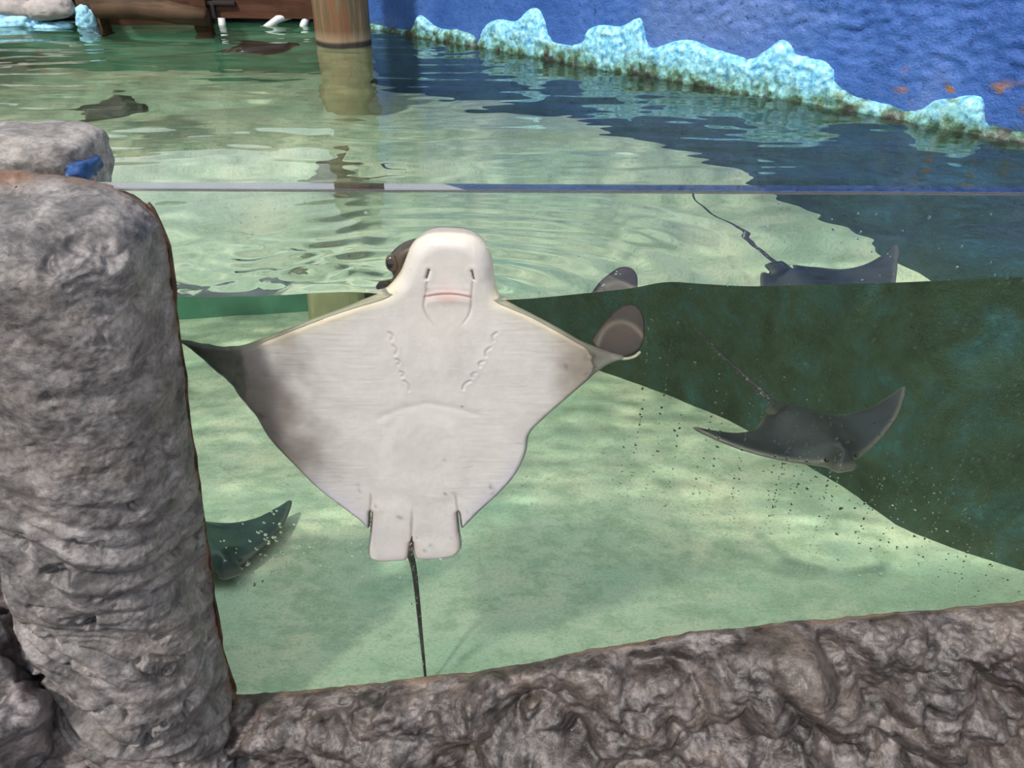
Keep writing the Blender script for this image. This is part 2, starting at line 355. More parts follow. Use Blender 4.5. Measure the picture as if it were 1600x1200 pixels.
CREST = [(-0.05, 0.012), (0.07, 0.016), (0.24, 0.018), (0.296, 0.073), (0.328, 0.078), (0.424, 0.046), (0.537, 0.051), (0.628, 0.037), (0.648, 0.010), (0.663, 0.029), (0.699, 0.083), (0.768, 0.107), (0.85, 0.108), (0.914, 0.153), (0.96, 0.159), (0.992, 0.128), (1.025, 0.068), (1.085, 0.057), (1.172, 0.073), (1.197, 0.117), (1.251, 0.137), (1.332, 0.14), (1.393, 0.17), (1.419, 0.164), (1.439, 0.103), (1.467, 0.086), (1.537, 0.113), (1.607, 0.125), (1.678, 0.111), (1.768, 0.103), (1.823, 0.1), (1.868, 0.132), (1.907, 0.16), (1.947, 0.142), (1.96, 0.126), (2.048, 0.119), (2.083, 0.09), (2.098, 0.066), (2.16, 0.041), (2.25, 0.034), (2.304, 0.026), (2.341, 0.044), (2.36, 0.063), (2.404, 0.078), (2.461, 0.091), (2.482, 0.074), (2.499, 0.029), (2.53, 0.022), (2.62, 0.02), (2.8, 0.03), (2.95, 0.08), (3.1, 0.05), (3.3, 0.03), (3.3, -0.06), (2.5, -0.06), (1.6, -0.06), (0.8, -0.06), (-0.05, -0.06)]
q, bnd, d, F = plate(CREST, 0.006, 4)
p3 = np.stack([q[:, 0], q[:, 1], np.zeros(len(q))], 1)
lump = np.maximum(0, pn(p3*38)+0.2)*0.010 + np.maximum(0, pn(p3*75+5)+0.1)*0.006
h = 0.004 + np.minimum(d, 0.02)/0.02*0.016 + lump*np.minimum(d/0.012, 1)
fr = on_wall(q[:, 0], q[:, 1], h); bk = on_wall(q[:, 0], q[:, 1], np.full(len(q), -0.03)); fr[bnd] = on_wall(q[bnd, 0], q[bnd, 1], np.full(bnd.sum(), -0.004))
V, FF, _ = two_sided(q, bnd, F, fr, bk)
mesh('foam_relief', V, FF, M['foam'], wr)['label'] = 'pale cyan breaking wave in raised bumpy relief with algae along the water'

# window pane with its polished top edge
def slab(name, lo, hi, mat, parent=None):
    """box with separate, flat sides"""
    V, F = [], []
    c = [lo, hi]
    for ax in range(3):
        for sd in (0, 1):
            o1, o2 = [a for a in range(3) if a != ax]; quad = []
            for a, b in ((0, 0), (1, 0), (1, 1), (0, 1)):
                p = [0, 0, 0]; p[ax] = c[sd][ax]; p[o1] = c[a][o1]; p[o2] = c[b][o2]; quad.append(p)
            n = np.cross(np.subtract(quad[1], quad[0]), np.subtract(quad[3], quad[0]))
            if (n[ax] > 0) != (sd == 1): quad.reverse()
            F.append([len(V)+k for k in range(4)]); V += quad
    return mesh(name, V, F, mat, parent)
pane = slab('window_1', (-0.66, -0.036, -1.12), (2.3, -0.010, 0.169), M['pane'])
pane.cycles.is_caustics_receiver = False
tag(pane, 'thick clear acrylic viewing pane standing in front of the water', kind='structure')
o = slab('top_edge', (-0.66, -0.0345, 0.1692), (2.3, -0.0095, 0.1712), M['edge'], pane); o['label'] = 'polished grey top edge of the pane'
o = slab('edge_highlight', (-0.66, -0.0366, 0.1672), (2.3, -0.0346, 0.1708), M['bevel'], pane); o['label'] = 'bright strip for the highlight along the front of the top edge'  # added strip, stands in for the highlight on the pane's front edge

# water: one closed body, rippled on top
WLX = np.array([-2.7, -0.62, -0.51, -0.40, -0.264, -0.19, -0.03, 0.03, 0.10, 0.191, 0.24, 0.30, 0.372, 0.602, 0.798, 1.1, 2.6])
WLZ = np.array([-0.012, -0.012, -0.019, -0.016, -0.007, -0.012, -0.022, -0.018, -0.010, 0.001, 0.014, 0.009, 0.005, 0.013, 0.024, 0.02, 0.0])
wl_x = np.linspace(-2.7, 2.6, 1061); wl_z = np.interp(wl_x, WLX, WLZ); ker = np.hanning(17); ker /= ker.sum(); wl_z = np.convolve(np.pad(wl_z, 8, 'edge'), ker, 'valid')
def water_h(x, y):
    p = np.stack([x, y, np.zeros_like(x)], -1)
    z = np.interp(x, wl_x, wl_z)*np.exp(-(y/0.32)**1.5)
    w = p*np.array([1.0, 2.6, 1]); w = w + 0.10*np.stack([pn(p*2.2+3), pn(p*2.2+8), 0*x], -1)
    z = z + (0.0060*pn(w*1.9) + (0.0016+0.0022*sstep(0.3, 1.6, y))*pn(w*4.3+5) + (0.0005+0.0010*sstep(0.2, 1.4, y))*pn(w*9+9) + 0.0004*sstep(0.4, 1.6, y)*pn(w*19+3))*sstep(0.0, 0.3, y)
    splash = np.exp(-((x+0.33)/0.15)**2 - ((y-0.10)/0.11)**2)
    z = z + splash*0.017*pn(p*np.array([17, 30, 1])+2)*sstep(0, 0.04, y)
    z = z + 0.0035*np.exp(-((x+0.1)/0.5)**2-(y/0.45)**2)*np.sin(np.hypot(x+0.1, y*1.4)*75)*sstep(0.0, 0.06, y)*np.exp(-np.hypot(x+0.1, y)/0.35)
    return z
nx, ny = 460, 300
xs = np.linspace(-2.68, 2.55, nx); ys = np.concatenate([[0.0], np.linspace(0.004, 1.0, 160), np.linspace(1.0, 2.95, 140)[1:]]); ny = len(ys)
X, Y = np.meshgrid(xs, ys); X, Y = X.ravel(), Y.ravel()
top = np.stack([X, Y, water_h(X, Y)], 1); V = [top]; FA = [gridfaces(nx, ny)]; base = len(top)
def strip(idx, flip):
    global base
    t = top[idx]; bt = t.copy(); bt[:, 2] = -1.35; V.append(np.concatenate([t, bt])); n = len(idx)
    f = gridfaces(n, 2); f = f[:, ::-1] if flip else f
    FA.append(f + base); base += 2*n
I = np.arange(nx*ny).reshape(ny, nx)
strip(I[0], True); strip(I[-1], False); strip(I[:, 0], False); strip(I[:, -1], True)
V.append(np.array([[xs[0], ys[0], -1.35], [xs[-1], ys[0], -1.35], [xs[-1], ys[-1], -1.35], [xs[0], ys[-1], -1.35]])); FA.append(np.array([[3, 2, 1, 0]])+base)
water = mesh('water', np.concatenate(V), np.concatenate(FA), M['water'])
water.cycles.is_caustics_caster = True; water.cycles.is_caustics_receiver = False
tag(water, 'clear green pool water with a rippled surface', kind='structure')

# ------------------------------------------------------------------ foreground rock
def displace(P, F, dist_fn):
    """move along smooth normals"""
    a = P[F]; fn = np.cross(a[:, 2]-a[:, 0], a[:, 3]-a[:, 1]); n = np.zeros_like(P)
    for k in range(4): np.add.at(n, F[:, k], fn)
    n /= np.linalg.norm(n, axis=1)[:, None]+1e-12
    return P + n*dist_fn(P)[:, None]

# pillar
EDZ = [-1.4, -0.965, -0.813, -0.216, 0.086, 0.14, 0.178]; EDX = [-0.62, -0.611, -0.609, -0.544, -0.505, -0.512, -0.533]
nth, npz = 400, 560
th = np.linspace(0, 2*math.pi, nth, endpoint=False); t = np.linspace(0, 1, npz)
zt = np.where(t < 0.86, -1.34 + (0.115+1.34)*t/0.86, 0); phi = np.clip((t-0.86)/0.14, 0, 1)*math.pi/2
zt = np.where(t < 0.86, zt, 0.115+0.068*np.sin(phi)); rt = np.where(t < 0.86, 1, np.maximum(np.cos(phi), 0.002)**0.75)
T, Zz = np.meshgrid(th, zt); _, R = np.meshgrid(th, rt)
ct, st = np.cos(T), np.sin(T); e = 2/2.7
ax_ = np.sign(ct)*np.abs(ct)**e; ay_ = np.sign(st)*np.abs(st)**e
edge = np.interp(np.minimum(Zz, 0.09), EDZ, EDX); a_ = 0.155 + 0.025*sstep(-0.5, 0.1, Zz)
px_ = edge - a_ + a_*R*ax_; py_ = -0.065 + np.where(ay_ < 0, 0.18, 0.075)*R*ay_ - 0.02*sstep(-0.5, -1.1, Zz)*(ay_ < 0)
rise = sstep(-0.1, 0.18, Zz)*0.10*np.clip(-0.58-px_, 0, 0.2) + sstep(0.08, 0.19, Zz)*0.15*(py_+0.06)
P = np.stack([px_, py_, Zz + rise], -1).reshape(-1, 3)
def pil(P):
    q = P; fl = sstep(-0.035, -0.085, P[:, 1])                                 # keep the side by the pane in place
    xr = q[:, 0]+0.72
    sw = q.copy(); sw[:, 2] += 0.55*xr + 2.6*xr*np.abs(xr) - 2.0*xr*xr + 0.05*pn(q*5)      # folds that sag round the shaft
    fold = ridged(sw*np.array([1.3, 1.3, 7.5]), 2)
    low = sstep(-0.12, -0.45, P[:, 2])
    big = fbm(q*5+2, 3)*0.018
    cr = sstep(0.72, 0.98, 1-np.abs(pn(sw*np.array([4, 4, 13])+4))*3.2)*sstep(0.0, 0.35, pn(q*5+12))
    pits = np.maximum(0, fbm(q*18+9, 3)-0.45)*(-0.025-0.035*low)
    return (0.12+0.88*fl)*(big + (0.002+0.017*low)*(fold-0.9) - 0.013*cr*(0.25+0.75*low) + pits + (0.002+0.011*low)*(np.abs(pn(sw*np.array([5, 5, 17])+40))*2-0.5) + 0.003*low*pn(sw*np.array([8, 8, 40]))) + 0.0020*fbm(q*38, 3) + 0.0011*fbm(q*120, 2)
F = gridfaces(nth, npz, True); P = displace(P, F, pil)
pillar = mesh('rock_pillar', P, F, M['pillar'])
tag(pillar, 'tall light grey sculpted rock pillar at the end of the viewing pane', 'rock pillar')

# sealant bead running down between pillar and pane
pts = [(np.interp(z, EDZ, EDX)-0.004+0.0012*math.sin(z*31)+0.0006*math.sin(z*77), -0.038, z) for z in np.linspace(-0.975, 0.15, 120)]
rads = [0.0040+0.0005*math.sin(k*0.37)+0.0003*math.sin(k*1.1) for k in range(120)]
tube('sealant', pts, rads, M['sealant'], pillar, 10)

# slab behind the pillar top, with chipped blue paint on its end
blk = empty('rock_slab', (-0.86, 0.20, 0.12)); tag(blk, 'grey rock slab with blue painted end lying behind the pillar top', 'rock slab')
o = ellipsoid('slab_body', (-0.02, 0.02, 0.005), (0.165, 0.10, 0.060), M['slab'], blk, 140, 90, 0.06, 16, None, 0.5)
o = ellipsoid('blue_chip', (0.138, -0.02, 0.010), (0.014, 0.05, 0.017), M['bluepaint'], blk, 40, 30, 0.25, 40, None, 0.7); o['label'] = 'chipped dark blue paint'

# ledge
SX = [-0.9, -0.615, -0.42, -0.223, -0.05, 0.14, 0.33, 0.534, 0.80, 1.039, 1.4, 2.4]; SZ = [-0.99, -0.984, -0.962, -0.922, -0.895, -0.833, -0.775, -0.738, -0.70, -0.667, -0.62, -0.6]
nu, nv = 640, 210
xx = np.linspace(-0.85, 2.2, nu)
prof = spline([(-0.020, -0.06), (-0.024, -0.012), (-0.036, 0.0), (-0.06, -0.006), (-0.095, -0.045), (-0.125, -0.11), (-0.16, -0.20), (-0.20, -0.31), (-0.23, -0.45), (-0.25, -0.75)], 30, False)
pi_ = np.linspace(0, len(prof)-1, nv)**1.0; pr = np.stack([np.interp(pi_, np.arange(len(prof)), prof[:, k]) for k in (0, 1)], 1)
XX, K = np.meshgrid(xx, np.arange(nv)); zt_ = np.interp(xx, SX, SZ); zt_ = np.convolve(np.pad(zt_, 10, 'edge'), np.ones(21)/21, 'valid') + 0.006*pn(np.stack([xx*9, 0*xx, 0*xx], 1)) + 0.003*pn(np.stack([xx*27, 0*xx+4, 0*xx], 1))
P = np.stack([XX.ravel(), pr[K.ravel(), 0], np.tile(zt_, nv) + pr[K.ravel(), 1]], 1)
amp = sstep(-0.035, -0.085, P[:, 1])
def billow(p): return np.abs(pn(p))*2
def led(P):
    q = P + 0.016*np.stack([pn(P*7+1), pn(P*7+7), pn(P*7+13)], 1)
    bould = 0.085*billow(q*np.array([3.4, 3, 4.2])+3) + 0.050*billow(q*7.3+1) - 0.06
    rough = sstep(-0.25, 0.25, pn(q*4.5+30))
    lumps = (0.018*billow(q*16+5) + 0.009*billow(q*34+8))*(0.35+0.65*rough) + 0.008*fbm(q*22, 3)*rough
    mic = 0.0042*fbm(P*52, 4, 0.62)
    return (0.02+amp)*(bould + lumps) + (0.3+amp)*mic + 0.0015*fbm(P*30, 2)
F = gridfaces(nu, nv)[:, ::-1]; P = displace(P, F, led)
P[:, 1] = np.minimum(P[:, 1]-0.012, -0.031)
tag(mesh('rock_ledge', P, F, M['ledge']), 'dark wet lumpy rock ledge rising beneath the viewing pane', 'rock ledge')
bl = ellipsoid('boulder', (-1.03, -0.16, -0.98), (0.24, 0.20, 0.42), M['boulder'], None, 200, 140, 0.42, 6.5)
tag(bl, 'dark pitted boulder at the foot of the pillar, away from the pane', 'boulder')

# ------------------------------------------------------------------ main ray, belly against the pane
DISC = [(-0.098, 0.089), (-0.0642, 0.084), (-0.0431, 0.0665), (-0.0326, 0.04), (-0.0289, 0.0073), (-0.022, -0.0184), (-0.0006, -0.0319), (0.0304, -0.0479), (0.0725, -0.0724), (0.1102, -0.0962), (0.1374, -0.1107), (0.1665, -0.1275), (0.1905, -0.1395), (0.1562, -0.1518), (0.1255, -0.1803), (0.0889, -0.2202), (0.0566, -0.2559), (0.0324, -0.2897), (0.0262, -0.3332), (0.0079, -0.3829), (-0.0231, -0.4298), (-0.06, -0.4736), (-0.0931, -0.5171), (-0.0988, -0.5104), (-0.1010, -0.4800), (-0.1024, -0.4810), (-0.1012, -0.5171), (-0.0982, -0.5583), (-0.1014, -0.5794), (-0.1134, -0.5937), (-0.1393, -0.6011), (-0.1714, -0.6031), (-0.188, -0.6014), (-0.1948, -0.5871), (-0.1965, -0.5555), (-0.2024, -0.5872), (-0.2101, -0.6051), (-0.2399, -0.609), (-0.2682, -0.6092), (-0.284, -0.6003), (-0.2856, -0.5771), (-0.2802, -0.5474), (-0.2722, -0.5014), (-0.2692, -0.479), (-0.2706, -0.478), (-0.2745, -0.5082), (-0.28, -0.52), (-0.2951, -0.4982), (-0.3385, -0.4494), (-0.3698, -0.4115), (-0.4082, -0.3507), (-0.4354, -0.304), (-0.4545, -0.2507), (-0.484, -0.2009), (-0.5108, -0.171), (-0.5299, -0.1494), (-0.5558, -0.1307), (-0.5694, -0.1208), (-0.5478, -0.1195), (-0.489, -0.1179), (-0.4449, -0.109), (-0.3883, -0.0869), (-0.3325, -0.0628), (-0.2781, -0.0415), (-0.2406, -0.0264), (-0.2141, -0.016), (-0.1959, -0.0047), (-0.1791, 0.0164), (-0.1672, 0.0425), (-0.158, 0.0617), (-0.1422, 0.0784), (-0.1222, 0.0878)]
def seg_dist(x, z, pts):
    """distance to a polyline, and how far along (0..1)"""
    p = np.array(pts, float); best = np.full(x.shape, 9.0); al = np.zeros(x.shape); n = len(p)-1
    for k in range(n):
        ab = p[k+1]-p[k]; tt = np.clip(((x-p[k, 0])*ab[0]+(z-p[k, 1])*ab[1])/(ab@ab), 0, 1)
        dd = np.hypot(x-p[k, 0]-tt*ab[0], z-p[k, 1]-tt*ab[1]); m = dd < best; best[m] = dd[m]; al[m] = (k+tt[m])/n
    return best, al
ray = empty('cownose_ray', (-0.15, 0.03, -0.25))
tag(ray, 'large pale ray pressing its white belly against the pane, head above water', 'ray')
O = np.array([-0.15, 0.03, -0.25])
q, bnd, d, F = plate(DISC, 0.0017)
x, z = q[:, 0], q[:, 1]
axis = -0.097 + (z-0.04)*0.19
w = np.exp(-((x-axis)/0.085)**2); head = sstep(-0.05, 0.015, z)
er = lambda k: np.sqrt(np.clip(1-(1-np.minimum(d/k, 1))**2, 0, 1))
p3 = np.stack([x, z, 0*x], 1)
hf = 0.0012*w                                                     # relief of the underside, in metres
dm = np.hypot((x+0.155)/0.083, (z+0.345)/0.115); hf = hf + 0.0022*sstep(1.05, 0.72, dm)     # belly mound
hf = hf + 0.0022*np.exp(-((x+0.102)/0.055)**2-((z+0.105)/0.07)**2)                          # throat
arch, _ = seg_dist(x, z, [(-0.2358, -0.2535), (-0.1948, -0.2327), (-0.1495, -0.2189), (-0.111, -0.2268), (-0.0613, -0.2428)]); hf = hf - 0.0012*np.exp(-(arch/0.007)**2)
gill = np.zeros_like(x)
GL = spline([(-0.2011, -0.0799), (-0.1951, -0.1101), (-0.1912, -0.1411), (-0.1846, -0.1691), (-0.1756, -0.1951)], 6, False); GR = spline([(-0.0255, -0.0789), (-0.0384, -0.1129), (-0.0538, -0.1429), (-0.0684, -0.1684), (-0.0854, -0.192)], 6, False)
for G, sg in ((GL, 1), (GR, -1)):
    for k in range(5):
        a = G[int((k+0.10+0.06*(k % 2))/5*(len(G)-1))]; b_ = G[int((k+0.66+0.08*((k+1) % 3))/5*(len(G)-1))]
        m_ = (a+b_)/2 + np.array([0.0035*sg, 0.001])
        ds, _ = seg_dist(x, z, spline([a, m_, b_], 5, False)); gill = np.maximum(gill, np.exp(-(ds/0.0020)**2))
        hf = hf + 0.0004*np.exp(-((ds-0.005)/0.003)**2)
hf = hf - 0.0013*gill
groove = np.zeros_like(x)                                         # clefts between the pelvic fins and the rear lobes
for pts, wd in (([(-0.1855, -0.4468), (-0.1918, -0.5043), (-0.1965, -0.5600)], 0.0030), ([(-0.1044, -0.4145), (-0.1031, -0.4463), (-0.1016, -0.4720)], 0.0025), ([(-0.2625, -0.4156), (-0.2656, -0.4473), (-0.2692, -0.4690)], 0.0025)):
    ds, al = seg_dist(x, z, pts); groove = np.maximum(groove, np.exp(-(ds/wd)**2)*sstep(0.0, 0.5, al))
fins = sstep(-0.425, -0.47, z)*sstep(-0.272, -0.262, x)*sstep(-0.098, -0.108, x)
hf = hf - 0.0030*groove + 0.0012*fins
mouth, mal = seg_dist(x, z, spline([(-0.1388, -0.0145), (-0.1224, -0.011), (-0.102, -0.0087), (-0.0818, -0.0108), (-0.0657, -0.0152)], 6, False))
inm = sstep(0.037, 0.033, np.abs(x+0.1022)); zm = -0.0087 - 4.2*(x+0.102)**2      # mouth line
teeth = np.sin(x*2*math.pi/0.0036)
hf = hf - 0.0014*np.exp(-(mouth/0.0014)**2) + 0.0012*np.exp(-((z-zm-0.0045)/0.003)**2)*inm + 0.0007*teeth*np.exp(-((z-zm-0.0016)/0.0016)**2)*inm + 0.0010*np.exp(-((z-zm+0.010)/0.006)**2)*inm
fold = np.zeros_like(x)
for pts in ([(-0.1332, 0.0123), (-0.1377, -0.0123), (-0.1418, -0.0304), (-0.1367, -0.05), (-0.1233, -0.0699)], [(-0.062, 0.0127), (-0.0646, -0.0119), (-0.0661, -0.0323), (-0.0728, -0.052), (-0.0879, -0.0709)]):
    ds, al = seg_dist(x, z, spline(pts, 6, False)); fold = np.maximum(fold, np.exp(-(ds/0.0015)**2)*sstep(1.0, 0.70, al))
hf = hf - 0.0024*fold
snout = sstep(0.040, 0.030, np.abs(x+0.096))*sstep(0.074, 0.062, z)*sstep(0.0, 0.012, z); hf = hf - 0.0010*snout
nost = np.zeros_like(x)
for a, b_ in (((-0.1343, 0.0185), (-0.1300, 0.0320)), ((-0.0605, 0.0175), (-0.0630, 0.0310))):
    ds, _ = seg_dist(x, z, [a, b_]); nost = np.maximum(nost, np.exp(-(ds/0.0019)**2)); hf = hf + 0.0006*np.exp(-((ds-0.007)/0.004)**2)
hf = hf - 0.0045*nost
hf = hf + 0.00030*pn(np.stack([x*14, z*190, 0*x], 1))*(1-w) + 0.0008*fbm(p3*18, 3)
# the belly lies on the pane; head edges, wing tips and rear lobes bend back from it
xn = x + 0.022*fbm(p3*14+3, 3) - 0.10*(z+0.13)*(x > 0) + 0.10*(z+0.13)*(x < -0.3)
y0 = 0.010 - 0.0125*er(0.011)*(1-head) - head*(-0.018 + 0.033*er(0.026)) + 0.05*sstep(-0.45, -0.57, xn) + 0.028*sstep(0.125, 0.20, xn)
yf = np.maximum(y0 - hf*er(0.02), -0.0094)
front = np.stack([x, yf, z], 1)
yb_ = np.where(bnd, yf, 0.012 + 0.05*sstep(-0.45, -0.57, xn) + 0.028*sstep(0.125, 0.20, xn) + 0.018*head + 0.062*w*np.minimum(d/0.06, 1)**0.6*sstep(-0.5, -0.3, z))
back = np.stack([x, np.maximum(yb_, yf+0.001), z], 1)
# skin colours, with shading painted in on the flanks and wings
def lerp(c, k, to): return c*(1-k[:, None]) + np.array(to)*k[:, None]
c = np.tile(np.array([0.60, 0.545, 0.53]), (len(q), 1)); c = lerp(c, 0.6*w*sstep(-0.2, 0.02, z), (0.66, 0.575, 0.555)); c = lerp(c, 0.30*sstep(0.10, 0.24, np.abs(x+0.13)+0.04*fbm(p3*7, 3)), (0.46, 0.425, 0.42))  # greyer flanks paint in the shading either side of the midline
n1 = fbm(p3*16, 4); n2 = fbm(p3*60, 3)
le = ((x < -0.19) & (z > -0.14-0.0*x)) | ((x > -0.02) & (z > -0.02-0.62*(x+0.02)-0.04))
lead, _ = seg_dist(x, z, DISC[5:13]); leadl, _ = seg_dist(x, z, DISC[57:67])
ld = np.minimum(lead, leadl)
c = lerp(c, 0.8*sstep(0.020, 0.006, ld + 0.004*n1), (0.62, 0.50, 0.36)); c = lerp(c, 0.55*sstep(0.034, 0.018, ld+0.006*n1)*sstep(0.006, 0.02, ld), (0.60, 0.54, 0.47))
edge_n = sstep(0.0, 1.0, d); trl, _ = seg_dist(x, z, DISC[46:58]); trr, _ = seg_dist(x, z, DISC[12:23])
c = lerp(c, 0.55*sstep(0.045, 0.008, trl+0.012*n1)*sstep(-0.36, -0.42, z), (0.50, 0.45, 0.56)); c = lerp(c, 0.55*sstep(0.045, 0.006, trr+0.012*n1)*sstep(-0.30, -0.38, z), (0.50, 0.45, 0.55))
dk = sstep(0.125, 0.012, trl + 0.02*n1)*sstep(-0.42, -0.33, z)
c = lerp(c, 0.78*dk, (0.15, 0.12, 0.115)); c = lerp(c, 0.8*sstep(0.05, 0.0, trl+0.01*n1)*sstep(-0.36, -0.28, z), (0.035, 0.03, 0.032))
c = lerp(c, 0.85*sstep(-0.32, -0.445, x+0.04*n1), (0.17, 0.135, 0.12)); c = lerp(c, 0.85*sstep(-0.44, -0.50, x+0.02*n1), (0.03, 0.026, 0.026))  # left wing: dark margin colour plus the pillar's soft shade, painted in
c = lerp(c, 0.9*sstep(0.035, 0.135, x+0.03*n1), (0.23, 0.175, 0.14)); c = lerp(c, 0.35*sstep(0.05, 0.0, trr+0.012*n1)*(z > -0.31), (0.42, 0.37, 0.35))  # right wing: brownish tip, darkened further by painted shading
c = lerp(c, 0.7*np.exp(-((d)/0.004)**2)*((z < -0.45) & (z > -0.53)), (0.22, 0.15, 0.12))
c = lerp(c, 0.55*np.exp(-((d)/0.006)**2)*(z > -0.02), (0.80, 0.66, 0.50))
c = lerp(c, 0.28*np.exp(-(mouth/0.004)**2), (0.62, 0.34, 0.30)); c = lerp(c, 0.4*np.exp(-((x+0.102)/0.012)**2-((z+0.010)/0.016)**2), (0.72, 0.36, 0.31)); c = lerp(c, 0.28*inm*np.exp(-((z-zm)/0.012)**2), (0.74, 0.44, 0.40))
c = lerp(c, 0.55*fold, (0.42, 0.29, 0.23)); c = lerp(c, 0.9*np.exp(-(np.hypot(x+0.0865, (z+0.2253)*1.6)/0.0028)**2), (0.30, 0.09, 0.06)); c = lerp(c, 0.95*sstep(0.35, 0.8, nost), (0.05, 0.025, 0.03)); c = lerp(c, 0.40*gill, (0.40, 0.34, 0.34)); c = lerp(c, 0.5*groove, (0.36, 0.28, 0.26)); c = lerp(c, 0.8*fins*sstep(0.018, 0.002, d+0.004*n1), (0.56, 0.41, 0.40)); c = lerp(c, 0.40*fins*sstep(-0.565, -0.605, z), (0.42, 0.36, 0.41))  # folds, gills, clefts and nostrils coloured darker along their creases
c = c*(1+0.035*n2[:, None])
V, FF, add = two_sided(q, bnd, F, front, back)
cb = np.tile(np.array([0.075, 0.05, 0.035]), (len(add), 1)); c[bnd] = c[bnd]*0.9
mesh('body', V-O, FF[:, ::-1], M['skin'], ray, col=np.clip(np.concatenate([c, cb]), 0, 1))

def fin(name, outline, yb, th, parent, col_in, col_edge, origin, step=0.002, label=None, backcol=(0.08, 0.055, 0.04), mid=None):
    q, bnd, d, F = plate(outline, step); x, z = q[:, 0], q[:, 1]
    er = np.sqrt(np.clip(1-(1-np.minimum(d/0.012, 1))**2, 0, 1)); y = yb(x, z) if callable(yb) else np.full(len(q), yb)
    n1 = fbm(np.stack([x, z, 0*x+2], 1)*25, 3)
    fr = np.stack([x, y - th*0.5*er + 0.0006*n1*er, z], 1); bk = np.stack([x, y + th*0.5*er, z], 1)
    V, FF, add = two_sided(q, bnd, F, fr, bk)
    k = sstep(0.022, 0.002, d + 0.004*n1)[:, None]; c = np.array(col_in)*(1-k) + np.array(col_edge)*k
    if mid is not None: c = mid(x, z, c)
    cc = np.concatenate([c, np.tile(np.array(backcol), (len(add), 1))])
    o = mesh(name, V-origin, FF[:, ::-1], M['skin'], parent, col=np.clip(cc, 0, 1))
    if label: o['label'] = label
    return o
tl = [(-0.1935, 0.001, -0.530), (-0.1960, -0.002, -0.5450), (-0.1985, -0.002, -0.567), (-0.2005, 0.004, -0.594), (-0.1985, 0.020, -0.650), (-0.1985, 0.034, -0.7551), (-0.1986, 0.039, -0.8475), (-0.1981, 0.042, -0.9344), (-0.198, 0.046, -1.02)]
tl = spline(tl, 6, False); k = np.linspace(0, 1, len(tl))
m, nt, b = new_mat('tail_skin'); f = noise_n(nt, coords(nt), 130, 3, 0.6)
nt.links.new(ramp(nt, f, [(0.50, (0.028, 0.024, 0.022)), (0.60, (0.05, 0.045, 0.04)), (0.68, (0.36, 0.36, 0.30))]), b.inputs['Base Color']); b.inputs['Roughness'].default_value = 0.5; M['tail'] = m
tube('tail', [tuple(p-O) for p in tl], [np.interp(a, [0, 0.08, 0.3, 0.4, 0.5, 0.8, 1], [0.001, 0.002, 0.0045, 0.0072, 0.0058, 0.0042, 0.003]) for a in k], M['tail'], ray, 12)['label'] = 'dark speckled whip tail'
# curled tip of the far wing: surface runs back into the pool and up
TIP = [(0.1406, -0.128), (0.152, -0.112), (0.170, -0.107), (0.189, -0.103), (0.207, -0.101), (0.222, -0.106), (0.230, -0.118), (0.228, -0.130), (0.216, -0.138), (0.1905, -0.146), (0.165, -0.142)]
TIP = [(0.138, -0.128), (0.158, -0.110), (0.179, -0.096), (0.195, -0.088), (0.211, -0.086), (0.226, -0.093), (0.232, -0.108), (0.227, -0.128), (0.214, -0.140), (0.1905, -0.1455), (0.163, -0.140)]
tipc = lambda x, z, c: lerp(c, 0.6*np.exp(-((np.hypot((x-0.19)/0.045, (z+0.145)/0.038)-1)/0.07)**2), (0.30, 0.21, 0.16))
fin('wing_tip', TIP, lambda x, z: 0.034 + 0.135*sstep(-0.165, -0.075, z), 0.008, ray, (0.075, 0.038, 0.027), (0.05, 0.028, 0.02), O, label='dark brown curled wing tip', mid=tipc)
tube('wing_rim', [tuple(np.array(p)-O) for p in spline([(0.150, 0.031, -0.1285), (0.168, 0.030, -0.1365), (0.1905, 0.030, -0.1415), (0.208, 0.034, -0.139), (0.219, 0.045, -0.1335)], 6, False)], [0.001]+[0.0026]*23+[0.001], plain('pale_rim', (0.62, 0.5, 0.40), 0.45, 0.1, 40), ray, 10)
# brow ridge and eye on the side of the head
RIDGE = [(-0.1432, 0.0618), (-0.1637, 0.0584), (-0.1826, 0.0497), (-0.196, 0.0364), (-0.2014, 0.0208), (-0.1971, 0.0096), (-0.1949, -0.0017), (-0.2042, -0.0132), (-0.22, -0.0249), (-0.225, -0.0342), (-0.2062, -0.0365), (-0.181, -0.0108), (-0.1633, 0.0344)]
rd = fin('brow_ridge', RIDGE, lambda x, z: 0.048 + 0*x, 0.040, ray, (0.13, 0.085, 0.055), (0.06, 0.04, 0.028), O, 0.002, 'brown back of the head', mid=lambda x, z, c: lerp(c, 0.75*sstep(-0.004, -0.012, z), (0.03, 0.024, 0.02)))
eye = ellipsoid('eye', np.array([-0.1925, 0.030, 0.0290])-O, (0.0100, 0.0100, 0.0145), M['iris'], ray, 32, 20)
ellipsoid('pupil', np.array([-0.1932, 0.0225, 0.0300])-O, (0.0062, 0.004, 0.0092), M['eye'], eye, 24, 14)

